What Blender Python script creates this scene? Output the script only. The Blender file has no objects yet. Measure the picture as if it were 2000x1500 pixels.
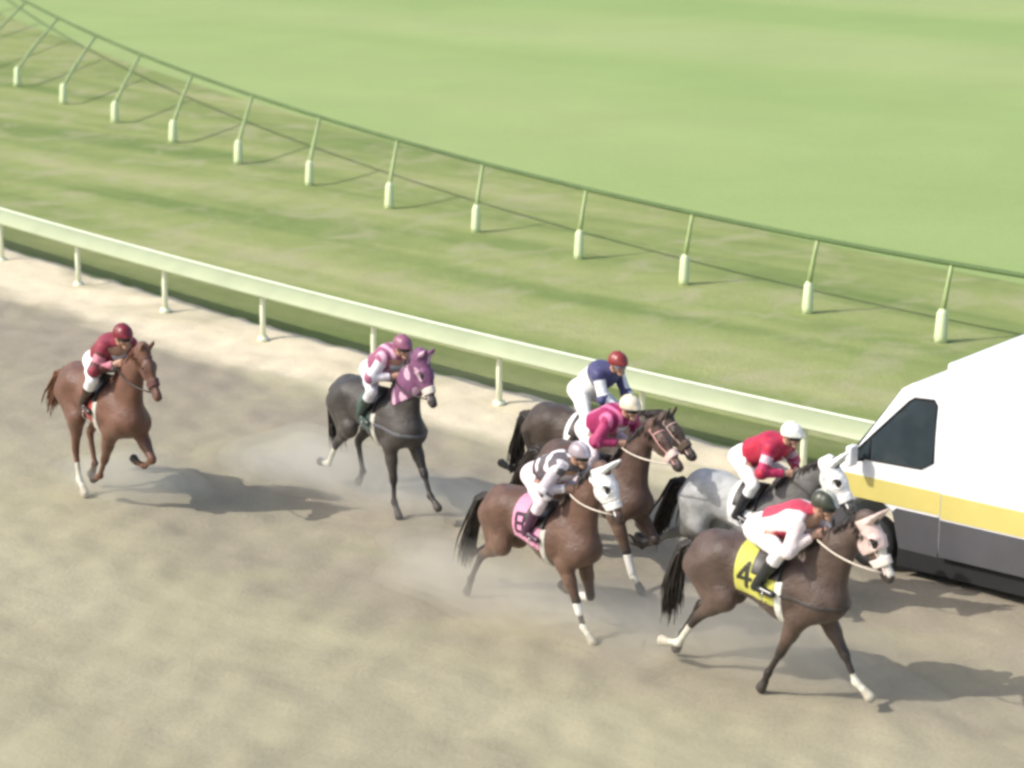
import bpy, math, random
import numpy as np
from mathutils import Vector, Matrix
R = math.radians
rng = np.random.default_rng(7)
sc = bpy.context.scene
col = sc.collection

# ------------------------------------------------------------------ camera, world, sun, exposure
K = .81                             # metres per layout unit of the rails and ground curves
F, CAMH, PITCH = 4600.0, 10.7*K, math.atan(1250/4600)
cd = bpy.data.cameras.new('camera'); cam = bpy.data.objects.new('camera', cd); col.objects.link(cam)
cam.location = (0, 0, CAMH); cam.rotation_euler = (math.pi/2-PITCH, 0, 0)
cd.sensor_width = 36; cd.lens = F/2000*36; cd.clip_start = .5; cd.clip_end = 3000
cd.dof.use_dof = True; cd.dof.focus_distance = 25.5; cd.dof.aperture_fstop = 1.2
sc.camera = cam
SUN_EL, SUN_AZ = 43.0, 196.0      # azimuth the light comes from, degrees counter-clockwise from +X
w = bpy.data.worlds.new('World'); sc.world = w; w.use_nodes = True
nt = w.node_tree; bg = nt.nodes['Background']
sky = nt.nodes.new('ShaderNodeTexSky'); sky.sky_type = 'NISHITA'; sky.sun_disc = False
sky.sun_elevation = R(SUN_EL); sky.sun_rotation = R(90-SUN_AZ); sky.air_density = 1.0; sky.dust_density = 3.0; sky.ozone_density = .6
nt.links.new(sky.outputs[0], bg.inputs[0]); bg.inputs[1].default_value = .145
sl = bpy.data.lights.new('sun', 'SUN'); sl.energy = 2.7; sl.angle = R(.6); sl.color = (1, .95, .86)
so = bpy.data.objects.new('sun', sl); col.objects.link(so)
sd = Vector((math.cos(R(SUN_EL))*math.cos(R(SUN_AZ)), math.cos(R(SUN_EL))*math.sin(R(SUN_AZ)), math.sin(R(SUN_EL))))
so.rotation_euler = sd.to_track_quat('Z', 'Y').to_euler()
sc.view_settings.view_transform = 'Standard'; sc.view_settings.look = 'None'; sc.view_settings.exposure = .62; sc.view_settings.gamma = 1
sc.render.engine = 'CYCLES'
sc.cycles.use_denoising = True
sc.cycles.filter_width = 3.0
sc.cycles.volume_step_rate = 2.0; sc.cycles.max_bounces = 8; sc.cycles.volume_bounces = 6

def pix(u, v, z=0.0):
    """point of the world at height z seen at photo pixel (2000x1500)"""
    x = (u-1000)/F; y = -(v-750)/F
    d = Vector((x, math.cos(PITCH)+y*math.sin(PITCH), -math.sin(PITCH)+y*math.cos(PITCH)))
    return Vector((0, 0, CAMH)) + d*((z-CAMH)/d.z)

# ------------------------------------------------------------------ helpers
def tag(o, label=None, cat=None, group=None, kind=None):
    if label: o['label'] = label
    if cat: o['category'] = cat
    if group: o['group'] = group
    if kind: o['kind'] = kind
    return o
def empty(name, loc=(0, 0, 0), rz=0, sc_=1):
    o = bpy.data.objects.new(name, None); col.objects.link(o); o.location = loc; o.rotation_euler = (0, 0, rz); o.scale = (sc_,)*3
    o.empty_display_size = .2
    return o
def link(name, me, mat, parent=None):
    o = bpy.data.objects.new(name, me); col.objects.link(o)
    if mat: me.materials.append(mat)
    if parent: o.parent = parent
    return o
def mesh(name, V, Fc, mat, parent=None, smooth=False, cols=None):
    me = bpy.data.meshes.new(name)
    if isinstance(V, np.ndarray) and isinstance(Fc, np.ndarray):
        nv, nf, k = len(V), len(Fc), Fc.shape[1]
        me.vertices.add(nv); me.vertices.foreach_set('co', V.astype(np.float32).ravel())
        me.loops.add(nf*k); me.loops.foreach_set('vertex_index', Fc.astype(np.int32).ravel())
        me.polygons.add(nf); me.polygons.foreach_set('loop_start', (np.arange(nf)*k).astype(np.int32))
        try: me.polygons.foreach_set('loop_total', np.full(nf, k, np.int32))
        except Exception: pass
        me.update(calc_edges=True); me.validate()
    else:
        me.from_pydata([tuple(v) for v in V], [], [tuple(f) for f in Fc])
    if smooth: me.polygons.foreach_set('use_smooth', np.ones(len(me.polygons), bool))
    if cols is not None:
        a = me.color_attributes.new('coat', 'FLOAT_COLOR', 'POINT')
        a.data.foreach_set('color', np.c_[cols, np.ones(len(cols))].astype(np.float32).ravel())
    me.update()
    return link(name, me, mat, parent)
def rgb(*c):
    """sRGB 0-255 -> linear"""
    c = np.array(c, float)/255
    return np.where(c <= .04045, c/12.92, ((c+.055)/1.055)**2.4)

class NT:
    def __init__(s, name):
        s.m = bpy.data.materials.new(name); s.m.use_nodes = True; s.t = s.m.node_tree; s.b = s.t.nodes['Principled BSDF']
    def n(s, ty, **kw):
        q = s.t.nodes.new(ty)
        for k, v in kw.items():
            if k in q.inputs: q.inputs[k].default_value = v
            else: setattr(q, k, v)
        return q
    def l(s, a, b): s.t.links.new(a, b)
    def noise(s, vec, scale, detail=4, rough=.6, dist=0):
        q = s.n('ShaderNodeTexNoise'); q.inputs['Scale'].default_value = scale; q.inputs['Detail'].default_value = detail
        q.inputs['Roughness'].default_value = rough; q.inputs['Distortion'].default_value = dist
        if vec: s.l(vec, q.inputs['Vector'])
        return q.outputs['Fac']
    def ramp(s, fac, stops):
        q = s.n('ShaderNodeValToRGB'); e = q.color_ramp.elements
        while len(e) < len(stops): e.new(.5)
        for i, (p, c) in enumerate(stops): e[i].position = p; e[i].color = (*c, 1)
        s.l(fac, q.inputs[0]); return q.outputs[0]
    def mix(s, fac, a, b, mode='MIX'):
        q = s.n('ShaderNodeMix'); q.data_type = 'RGBA'; q.blend_type = mode
        for v, i in ((fac, 0), (a, 6), (b, 7)):
            if isinstance(v, (int, float)): q.inputs[i].default_value = v
            elif isinstance(v, (tuple, list, np.ndarray)): q.inputs[i].default_value = (*v, 1)
            else: s.l(v, q.inputs[i])
        return q.outputs[2]
    def bump(s, h, strength, dist):
        q = s.n('ShaderNodeBump'); q.inputs['Strength'].default_value = strength; q.inputs['Distance'].default_value = dist
        s.l(h, q.inputs['Height']); s.l(q.outputs[0], s.b.inputs['Normal'])

def plain(name, c, rough=.5, metal=0, var=.12, scale=6, bump=0, coat=0):
    k = NT(name); tc = k.n('ShaderNodeTexCoord').outputs['Object']
    nz = k.noise(tc, scale, 5)
    c = np.array(c)
    k.l(k.ramp(nz, [(.3, tuple(c*(1-var))), (.7, tuple(np.minimum(c*(1+var), .95)))]), k.b.inputs['Base Color'])
    k.b.inputs['Roughness'].default_value = rough; k.b.inputs['Metallic'].default_value = metal
    k.b.inputs['Coat Weight'].default_value = coat
    if bump: k.bump(k.noise(tc, scale*8, 3), bump, .01)
    return k.m
def painted(name, rough, bump=.15, scale=40, stretch=(1, 1, 1), sheen=0, spec=.5, var=.18):
    """colours come from the per-vertex 'coat' attribute (real markings), broken up by fine noise"""
    k = NT(name); at = k.n('ShaderNodeAttribute', attribute_name='coat').outputs['Color']
    tc = k.n('ShaderNodeTexCoord').outputs['Object']; mp = k.n('ShaderNodeMapping'); k.l(tc, mp.inputs[0]); mp.inputs['Scale'].default_value = stretch
    n1 = k.noise(mp.outputs[0], scale, 4); n2 = k.noise(mp.outputs[0], scale/8, 3)
    g = k.ramp(n2, [(.3, (1-var,)*3), (.7, (1+var*.5,)*3)])
    k.l(k.mix(1.0, at, g, 'MULTIPLY'), k.b.inputs['Base Color'])
    k.b.inputs['Roughness'].default_value = rough; k.b.inputs['Sheen Weight'].default_value = sheen
    k.b.inputs['Specular IOR Level'].default_value = spec
    if name == 'horse_coat':
        k.l(k.ramp(n2, [(.3, (.36,)*3), (.7, (.58,)*3)]), k.b.inputs['Roughness'])
        n3 = k.noise(tc, 5.5, 3, .5, .4); sm_ = k.n('ShaderNodeMath', operation='MULTIPLY_ADD'); k.l(n3, sm_.inputs[0]); sm_.inputs[1].default_value = 3.0; k.l(n1, sm_.inputs[2]); n1 = sm_.outputs[0]
    k.bump(n1, bump, .02 if name in ('horse_coat', 'silk_cloth') else .01)
    return k.m
M = {}
M['coat'] = painted('horse_coat', .5, .45, 50, (1, 1, 1), .06, .42, .25)
M['cloth'] = painted('silk_cloth', .5, .75, 16, sheen=.1, spec=.3, var=.1)
M['skin'] = plain('skin', rgb(190, 140, 115), .5, var=.06, scale=9)
M['hair_black'] = plain('black_hair', (.018, .013, .010), .55, var=.3, scale=20)
M['hair_brown'] = plain('chestnut_hair', (.12, .045, .02), .55, var=.3, scale=20)
M['leather'] = plain('dark_leather', (.02, .016, .014), .4, var=.25, scale=14, bump=.2)
M['eye'] = plain('dark_eye', (.008, .006, .005), .08, var=.1)
M['rail_white'] = plain('white_rail_plastic', (.72, .76, .58), .4, var=.06, scale=1.3)
M['rail_cover'] = plain('shade_toned_rail_cover', (.31, .35, .21), .5, var=.10, scale=1.0)  # off-white cover, its shade put into the green-grey colour
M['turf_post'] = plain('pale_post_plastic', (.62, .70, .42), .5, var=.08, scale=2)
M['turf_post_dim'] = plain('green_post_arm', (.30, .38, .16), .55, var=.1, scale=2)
M['turf_rail'] = plain('dark_green_rail', (.075, .125, .04), .8, var=.2, scale=1)
M['lens'] = plain('smoked_lens', (.02, .02, .022), .12, var=.1)

# ------------------------------------------------------------------ implicit-surface toolkit (smooth unions of tapered limbs -> one continuous mesh)
class P:
    __slots__ = ('a', 'b', 'ra', 'rb', 'k', 'sq', 'lat', 'tag')
    def __init__(s, a, b, ra, rb=None, k=.03, sq=1.0, lat=(0, 1, 0), tag=''):
        s.a = np.array(a, float); s.b = np.array(b, float)
        if np.allclose(s.a, s.b): s.b = s.a+np.array([1e-4, 0, 0])
        s.ra = ra; s.rb = ra if rb is None else rb; s.k = k; s.sq = sq
        l = np.array(lat, float); s.lat = l/np.linalg.norm(l); s.tag = tag
    def d(s, X):
        p = X-s.a
        if s.sq != 1: p = p+(p@s.lat)[..., None]*s.lat*(1/s.sq-1)
        ba = s.b-s.a
        if s.sq != 1: ba = ba+(ba@s.lat)*s.lat*(1/s.sq-1)
        t = np.clip(p@ba/(ba@ba), 0, 1)
        q = p-t[..., None]*ba
        return np.sqrt((q*q).sum(-1))-(s.ra+(s.rb-s.ra)*t), t
def smin(a, b, k):
    h = np.maximum(k-np.abs(a-b), 0)/k
    return np.minimum(a, b)-h*h*k*.25
def bounds(prims, pad):
    lo = np.min([np.minimum(p.a, p.b)-max(p.ra, p.rb) for p in prims], 0)-pad
    hi = np.max([np.maximum(p.a, p.b)+max(p.ra, p.rb) for p in prims], 0)+pad
    return lo, hi
def field(prims, lo, hi, h, off=0.0):
    n = np.ceil((hi-lo)/h).astype(int)+1
    ax = [lo[i]+h*np.arange(n[i]) for i in range(3)]
    D = np.full(n, .12, np.float32)
    for p in prims:
        m = max(p.ra, p.rb)+p.k+off+2*h+.01
        i0 = np.clip(np.floor((np.minimum(p.a, p.b)-m-lo)/h).astype(int), 0, n); i1 = np.clip(np.ceil((np.maximum(p.a, p.b)+m-lo)/h).astype(int)+1, 0, n)
        if (i1 <= i0).any(): continue
        X = np.stack(np.meshgrid(*[ax[i][i0[i]:i1[i]] for i in range(3)], indexing='ij'), -1)
        d, _ = p.d(X)
        s = tuple(slice(i0[i], i1[i]) for i in range(3))
        D[s] = smin(D[s], d.astype(np.float32), p.k)
    return D, ax
def nets(D, lo, h):
    """naive surface nets"""
    S = D < 0
    c = np.zeros(np.array(D.shape)-1, np.int8)
    for i in (0, 1):
        for j in (0, 1):
            for k in (0, 1): c += S[i:S.shape[0]-1+i, j:S.shape[1]-1+j, k:S.shape[2]-1+k]
    I = np.argwhere((c > 0) & (c < 8))
    if len(I) == 0: return np.zeros((0, 3)), np.zeros((0, 4), int)
    acc = np.zeros((len(I), 3)); cnt = np.zeros(len(I))
    off = [(i, j, k) for i in (0, 1) for j in (0, 1) for k in (0, 1)]
    val = {o: D[I[:, 0]+o[0], I[:, 1]+o[1], I[:, 2]+o[2]] for o in off}
    for o in off:
        for axn in range(3):
            if o[axn]: continue
            q = list(o); q[axn] = 1; q = tuple(q)
            a, b = val[o], val[q]; m = (a < 0) != (b < 0)
            t = np.where(m, a/np.where(m, a-b, 1), 0)
            pt = np.tile(np.array(o, float), (len(I), 1)); pt[:, axn] += t
            acc[m] += pt[m]; cnt[m] += 1
    V = lo+h*(I+acc/cnt[:, None])
    idx = np.full(c.shape, -1, np.int64); idx[tuple(I.T)] = np.arange(len(I))
    Fs = []
    for axn in range(3):
        u, v = [(1, 2), (2, 0), (0, 1)][axn]
        A = np.take(S, range(0, S.shape[axn]-1), axn); B = np.take(S, range(1, S.shape[axn]), axn)
        E = np.argwhere(A != B)
        ok = (E[:, u] > 0) & (E[:, v] > 0) & (E[:, u] < c.shape[u]) & (E[:, v] < c.shape[v]); E = E[ok]
        s = A[tuple(E.T)]
        def cell(du, dv):
            q = E.copy(); q[:, u] -= du; q[:, v] -= dv; return idx[tuple(q.T)]
        Q = np.stack([cell(1, 1), cell(0, 1), cell(0, 0), cell(1, 0)], 1)
        Q[~s] = Q[~s][:, ::-1]
        Fs.append(Q[(Q >= 0).all(1)])
    return V, np.concatenate(Fs)
def near(prims, V):
    best = np.full(len(V), 9.); who = np.zeros(len(V), int); tt = np.zeros(len(V))
    for i, p in enumerate(prims):
        d, t = p.d(V); m = d < best; best[m] = d[m]; who[m] = i; tt[m] = t[m]
    return best, who, tt
def relax(V, Fq, it=2, lam=.5):
    for _ in range(it):
        s = np.zeros_like(V); n = np.zeros(len(V))
        for a, b in ((0, 1), (1, 2), (2, 3), (3, 0)):
            np.add.at(s, Fq[:, a], V[Fq[:, b]]); np.add.at(n, Fq[:, a], 1)
            np.add.at(s, Fq[:, b], V[Fq[:, a]]); np.add.at(n, Fq[:, b], 1)
        V = V+(s/np.maximum(n, 1)[:, None]-V)*lam
    return V
def sdf_obj(name, prims, h, mat, parent, colour, off=0.0, clip=None, relax_it=1):
    lo, hi = bounds(prims, off+.04)
    D, ax = field(prims, lo, hi, h, off)
    D = D-off
    if clip:
        X = np.stack(np.meshgrid(*ax, indexing='ij'), -1).astype(np.float32)
        D = np.maximum(D, clip(X))
    V, Q = nets(D, lo, h)
    if len(V) == 0: return None
    V = relax(V, Q, relax_it)
    cols = colour(V) if callable(colour) else np.tile(np.array(colour, float), (len(V), 1))
    return mesh(name, V, Q, mat, parent, True, cols)

def tube(path, r, seg=8, cap=True):
    """V,F of a tube along path, r scalar or list"""
    path = np.array(path, float); n = len(path); rr = np.broadcast_to(np.array(r, float), (n,))
    T = np.gradient(path, axis=0); T /= np.linalg.norm(T, axis=1)[:, None]+1e-9
    up = np.array([0, 0, 1.]) if abs(T[0][2]) < .9 else np.array([1., 0, 0])
    V = []
    for i in range(n):
        a = np.cross(T[i], up); a /= np.linalg.norm(a)+1e-9; b = np.cross(a, T[i])
        for s in range(seg):
            th = 2*math.pi*s/seg; V.append(path[i]+rr[i]*(a*math.cos(th)+b*math.sin(th)))
    Fc = [(i*seg+s, i*seg+(s+1) % seg, (i+1)*seg+(s+1) % seg, (i+1)*seg+s) for i in range(n-1) for s in range(seg)]
    if cap: Fc += [tuple(range(seg))[::-1], tuple((n-1)*seg+s for s in range(seg))]
    return V, Fc
class MB:
    def __init__(s): s.V = []; s.F = []
    def add(s, V, Fc):
        o = len(s.V); s.V += [tuple(v) for v in V]; s.F += [tuple(i+o for i in f) for f in Fc]; return s
    def tube(s, *a, **k): return s.add(*tube(*a, **k))
    def box(s, lo, hi):
        x0, y0, z0 = lo; x1, y1, z1 = hi
        return s.add([(x0, y0, z0), (x1, y0, z0), (x1, y1, z0), (x0, y1, z0), (x0, y0, z1), (x1, y0, z1), (x1, y1, z1), (x0, y1, z1)],
                     [(0, 3, 2, 1), (4, 5, 6, 7), (0, 1, 5, 4), (1, 2, 6, 5), (2, 3, 7, 6), (3, 0, 4, 7)])
    def prism(s, poly, y0, y1):
        """polygon in x,z extruded along y"""
        n = len(poly)
        return s.add([(x, y0, z) for x, z in poly]+[(x, y1, z) for x, z in poly],
                     [tuple(range(n)), tuple(range(n, 2*n))[::-1]]+[(i, i+n, (i+1) % n+n, (i+1) % n) for i in range(n)])
    def build(s, name, mat, parent=None, smooth=False, bevel=0, seg=3):
        o = mesh(name, s.V, s.F, mat, parent, smooth)
        if bevel:
            b = o.modifiers.new('bevel', 'BEVEL'); b.width = bevel; b.segments = seg; b.limit_method = 'ANGLE'; b.angle_limit = R(35)
            o.data.polygons.foreach_set('use_smooth', np.ones(len(o.data.polygons), bool))
            wn = o.modifiers.new('wn', 'WEIGHTED_NORMAL'); wn.keep_sharp = True
        return o

# ------------------------------------------------------------------ ground: infield lawn, turf course, verge, sand, dirt track
railY = lambda x: 8.687e-3*x*x-.96554*x+37.722           # foot of the dirt-track rail
turfY = lambda x: 1.634e-2*x*x-1.2806*x+51.506            # foot of the turf-course posts
turfT = lambda x: 3.0e-2*x*x-1.45*x+52.25                 # its top rail, which leans away from the course
def curve(f, x0, x1, n, off=0.0):
    """points along y=f(x), shifted off metres to the side away from the camera"""
    X = np.linspace(x0, x1, n); Y = f(X); T = np.stack([np.gradient(X), np.gradient(Y)], 1); T /= np.linalg.norm(T, axis=1)[:, None]
    N = np.stack([-T[:, 1], T[:, 0]], 1); N *= np.sign(N[:, 1:2])
    return np.stack([X, Y], 1)+N*off
def strip(name, A, B, z, mat, kind='structure'):
    n = len(A); k = 6
    V = []; Fc = []
    for i in range(n):
        for j in range(k+1):
            p = A[i]+(B[i]-A[i])*j/k; V.append((p[0]*K, p[1]*K, z))
    for i in range(n-1):
        for j in range(k): a = i*(k+1)+j; Fc.append((a, a+k+1, a+k+2, a+1))
    o = mesh(name, V, Fc, mat)
    if o.data.polygons[0].normal.z < 0: o.data.flip_normals()
    return tag(o, kind=kind)
RAILDIR = -42.0
def ground_mat(name, base, dark, light, streak, scale, bump=.4, fine=None, rough=.95, mottling=1.0, sand=None):
    """ground surface with long streaks along the running direction, mottling and fine grain"""
    k = NT(name); tc = k.n('ShaderNodeTexCoord').outputs['Object']
    m0 = k.n('ShaderNodeMapping'); k.l(tc, m0.inputs[0]); m0.inputs['Rotation'].default_value = (0, 0, R(-RAILDIR))
    mp = k.n('ShaderNodeMapping'); k.l(m0.outputs[0], mp.inputs[0]); mp.inputs['Scale'].default_value = (streak, 1, 1)
    big = k.noise(mp.outputs[0], scale, 3, .55, .3)
    mid = k.noise(tc, scale*3.1, 5, .6, .4)
    fin = k.noise(tc, 28, 5, .7)
    c = k.ramp(big, [(.36, dark), (.52, base), (.68, light)])
    if sand is not None:
        at = k.n('ShaderNodeAttribute', attribute_name='coat').outputs['Fac']
        ad = k.n('ShaderNodeMath', operation='MULTIPLY_ADD'); k.l(k.noise(mp.outputs[0], scale*4, 4, .6, .5), ad.inputs[0]); ad.inputs[1].default_value = .10; k.l(at, ad.inputs[2])
        dk = k.ramp(ad.outputs[0], [(.28, (0,)*3), (.34, (.95,)*3), (.62, (.75,)*3), (1.0, (.15,)*3)])
        c = k.mix(dk, c, (.268, .235, .182)); c = k.mix(k.ramp(ad.outputs[0], [(.25, (1,)*3), (.315, (0,)*3)]), c, sand)
    m = k.ramp(mid, [(.3, (1-.09*mottling,)*3), (.7, (1+.07*mottling,)*3)])
    f = k.ramp(fin, [(.3, (.86,)*3), (.72, (1.12,)*3)])
    c = k.mix(1., c, m, 'MULTIPLY'); c = k.mix(1., c, f, 'MULTIPLY')
    if fine is not None: c = k.mix(k.ramp(k.noise(tc, scale*1.7, 4, .6, .6), [(.5, (0,)*3), (.72, (.75,)*3)]), c, fine)
    k.l(c, k.b.inputs['Base Color']); k.b.inputs['Roughness'].default_value = rough; k.b.inputs['Specular IOR Level'].default_value = .15
    hsum = k.n('ShaderNodeMath', operation='ADD'); k.l(k.noise(tc, 9, 4, .6), hsum.inputs[0]); k.l(fin, hsum.inputs[1])
    if sand is not None:      # hoof-churned pits and clods
        vo = k.n('ShaderNodeTexVoronoi', feature='SMOOTH_F1'); k.l(tc, vo.inputs['Vector']); vo.inputs['Scale'].default_value = 3.4; vo.inputs['Randomness'].default_value = 1
        vm = k.n('ShaderNodeMath', operation='MULTIPLY_ADD'); k.l(vo.outputs['Distance'], vm.inputs[0]); vm.inputs[1].default_value = 1.6; k.l(hsum.outputs[0], vm.inputs[2])
        
        m5 = k.n('ShaderNodeMapping'); k.l(m0.outputs[0], m5.inputs[0]); m5.inputs['Scale'].default_value = (.06, 1, 1)
        v2 = k.n('ShaderNodeMath', operation='MULTIPLY_ADD'); k.l(k.noise(m5.outputs[0], 7, 3, .6), v2.inputs[0]); v2.inputs[1].default_value = .7; k.l(vm.outputs[0], v2.inputs[2]); hsum = v2
    k.bump(hsum.outputs[0], bump, .05)
    return k.m
m_lawn = ground_mat('infield_lawn', (.272, .352, .136), (.238, .328, .118), (.305, .365, .158), .25, .07, .3, mottling=.5)
m_turf = ground_mat('turf_course', (.242, .285, .103), (.155, .212, .066), (.315, .328, .150), .10, .50, .4, (.33, .32, .19))
m_verge = ground_mat('olive_verge', (.17, .20, .075), (.13, .17, .05), (.22, .24, .10), .2, .7, .5)  # darker olive grass strip behind the rail
m_track = ground_mat('dirt_track', (.325, .300, .200), (.252, .226, .165), (.375, .350, .238), .3, .25, .26, (.33, .31, .20), sand=(.60, .53, .39))
g = mesh('ground', [(-900, -200, -.012), (900, -200, -.012), (900, 1500, -.012), (-900, 1500, -.012)], [(0, 1, 2, 3)], m_lawn); tag(g, kind='structure')
A0 = curve(railY, -34, 15, 60, 0); TU = curve(turfY, -34, 15, 60, 5.2)
strip('turf', curve(railY, -34, 15, 60, .9), TU, -.006, m_turf)
strip('verge', curve(railY, -34, 15, 60, .85), curve(railY, -34, 15, 60, 2.2), -.002, m_verge)
# dirt track with a gently uneven, harrowed surface: one fine sheet
def track_sheet():
    N1, N2 = 420, 230
    X = np.linspace(-34, 22, N1); T = np.linspace(0, 1, N2)
    top = curve(railY, -34, 22, N1, .72)
    V = []
    ph = rng.uniform(0, 6, 40); fr = rng.uniform(1.2, 7, 40); an = rng.uniform(0, math.pi, 40)
    base = top[:, None, :]+(np.array([-24.0, -36.0])*1.0)[None, None, :]*T[None, :, None]
    P_ = base.reshape(-1, 2)*K; z = np.zeros(len(P_))
    for a, f_, p_ in zip(an, fr, ph): z += .0030*np.sin((P_[:, 0]*math.cos(a)+P_[:, 1]*math.sin(a))*f_*2+p_)
    # hoof-churned dents
    for _ in range(900):
        c = P_[rng.integers(len(P_))]; r_ = rng.uniform(.10, .22)
        m = (np.abs(P_[:, 0]-c[0]) < .5) & (np.abs(P_[:, 1]-c[1]) < .5); d2 = ((P_[m]-c)**2).sum(1)
        z[m] -= .02*np.exp(-d2/r_**2)
    z = np.clip(z, -.05, .02)+.035
    V = np.c_[P_, z]
    ii, jj = np.meshgrid(np.arange(N1-1), np.arange(N2-1), indexing='ij'); a = (ii*N2+jj).ravel()
    Q = np.stack([a, a+1, a+N2+1, a+N2], 1)
    o = mesh('dirt_track', V, Q, m_track, smooth=True, cols=np.repeat(np.clip(np.hypot(24, 36)*(T[None, :]*np.ones((N1, 1))).reshape(-1, 1)/10, 0, 1), 3, 1))
    if o.data.polygons[0].normal.z < 0: o.data.flip_normals()
    tag(o, kind='structure')
track_sheet()

# ------------------------------------------------------------------ rails
def arc_points(f, x0, x1, step, phase=0.0):
    X = np.linspace(x0, x1, 4000); Y = f(X); s = np.r_[0, np.cumsum(np.hypot(np.diff(X), np.diff(Y)))]
    i0 = np.interp(phase, X, s) if True else 0
    S = np.arange(i0 % step, s[-1], step)
    return np.interp(S, s, X), np.interp(np.interp(S, s, X), X, Y)
def dirt_rail():
    t = empty('rail_fence', (-4.6*K, railY(-4.6)*K, 0), 0, K)
    tag(t, 'long white plastic rail with a sloping cover along the edge of the dirt track', 'fence')
    o = np.array([-4.6, railY(-4.6)])
    def P3(off, z, x0=-34, x1=14.5, n=110): c = curve(railY, x0, x1, n, off)-o; return np.c_[c, np.full(n, z)]
    MB().tube(P3(.10, 1.10), .065, seg=14).build('top_rail', M['rail_white'], t, True)
    # sloping cover: a curved sheet 2 cm thick falling towards the track
    prof = [(.10, 1.17), (.02, 1.165), (-.10, 1.12), (-.20, 1.04), (-.26, .98), (-.275, .95), (-.255, .95), (-.24, .98), (-.18, 1.025), (-.09, 1.10), (.02, 1.14), (.10, 1.15)]
    cur = [P3(a+.02, z-.015) for a, z in prof]; n = len(cur[0]); k = len(prof)
    V = [cur[j][i] for i in range(n) for j in range(k)]
    Fc = [(i*k+j, i*k+(j+1) % k, (i+1)*k+(j+1) % k, (i+1)*k+j) for i in range(n-1) for j in range(k)]
    mesh('rail_cover', V, Fc, M['rail_cover'], t, True)
    xs, ys = arc_points(railY, -34, 14.5, 3.12, -4.61)
    proto = None
    for x, y in zip(xs, ys):
        dydx = .01737*x-.96554; ang = math.atan2(dydx, 1)
        if proto is None:
            m = MB(); m.tube([(0, 0, 0), (0, 0, .55), (0, .01, .75), (0, .05, .92), (0, .10, 1.06)], [.055, .052, .05, .046, .042], seg=12)
            m.tube([(0, 0, -.02), (0, 0, .07)], .10, seg=12)
            p = m.build('post', M['rail_white'], t, True); proto = p
        else:
            p = proto.copy(); col.objects.link(p); p.parent = t
        p.location = (x-o[0], y-o[1], 0.03); p.rotation_euler = (0, 0, ang)
dirt_rail()
def turf_rail():
    xo = 0.0; o = np.array([xo, turfY(xo)])
    t = empty('turf_fence', (xo*K, turfY(xo)*K, 0), 0, K); tag(t, 'dark green rail on pale leaning posts edging the turf course', 'fence')
    X = np.linspace(-30, 16, 120)
    MB().tube(np.c_[X-o[0], turfT(X)-o[1], np.full(120, 1.46)], .05, seg=12).build('top_rail', M['turf_rail'], t, True)
    xs = [-7.23, -5.09, -2.93, -.82, 1.44, 3.53, 5.76, 7.95]
    xs = [-7.23-2.2*i for i in range(9, 0, -1)]+xs+[7.95+2.2*i for i in range(1, 4)]
    for i, x in enumerate(xs):
        y = turfY(x); h = .62
        top = np.array([x+.16, turfT(x+.16)])-np.array([x, y]); r = rng.uniform(.10, .12)
        m = MB().tube([(0, 0, -.02), (0, 0, .12), (.01, .02, h-.08), (.015, .03, h)], [r, r*1.02, r*.85, r*.5], seg=14)
        p = m.build('post', M['turf_post'], t, True); p.location = (x-o[0], y-o[1], 0)
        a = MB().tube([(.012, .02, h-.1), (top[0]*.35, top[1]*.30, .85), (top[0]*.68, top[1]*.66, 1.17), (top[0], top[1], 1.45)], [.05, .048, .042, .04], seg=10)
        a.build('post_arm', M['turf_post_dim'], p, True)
turf_rail()

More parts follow.
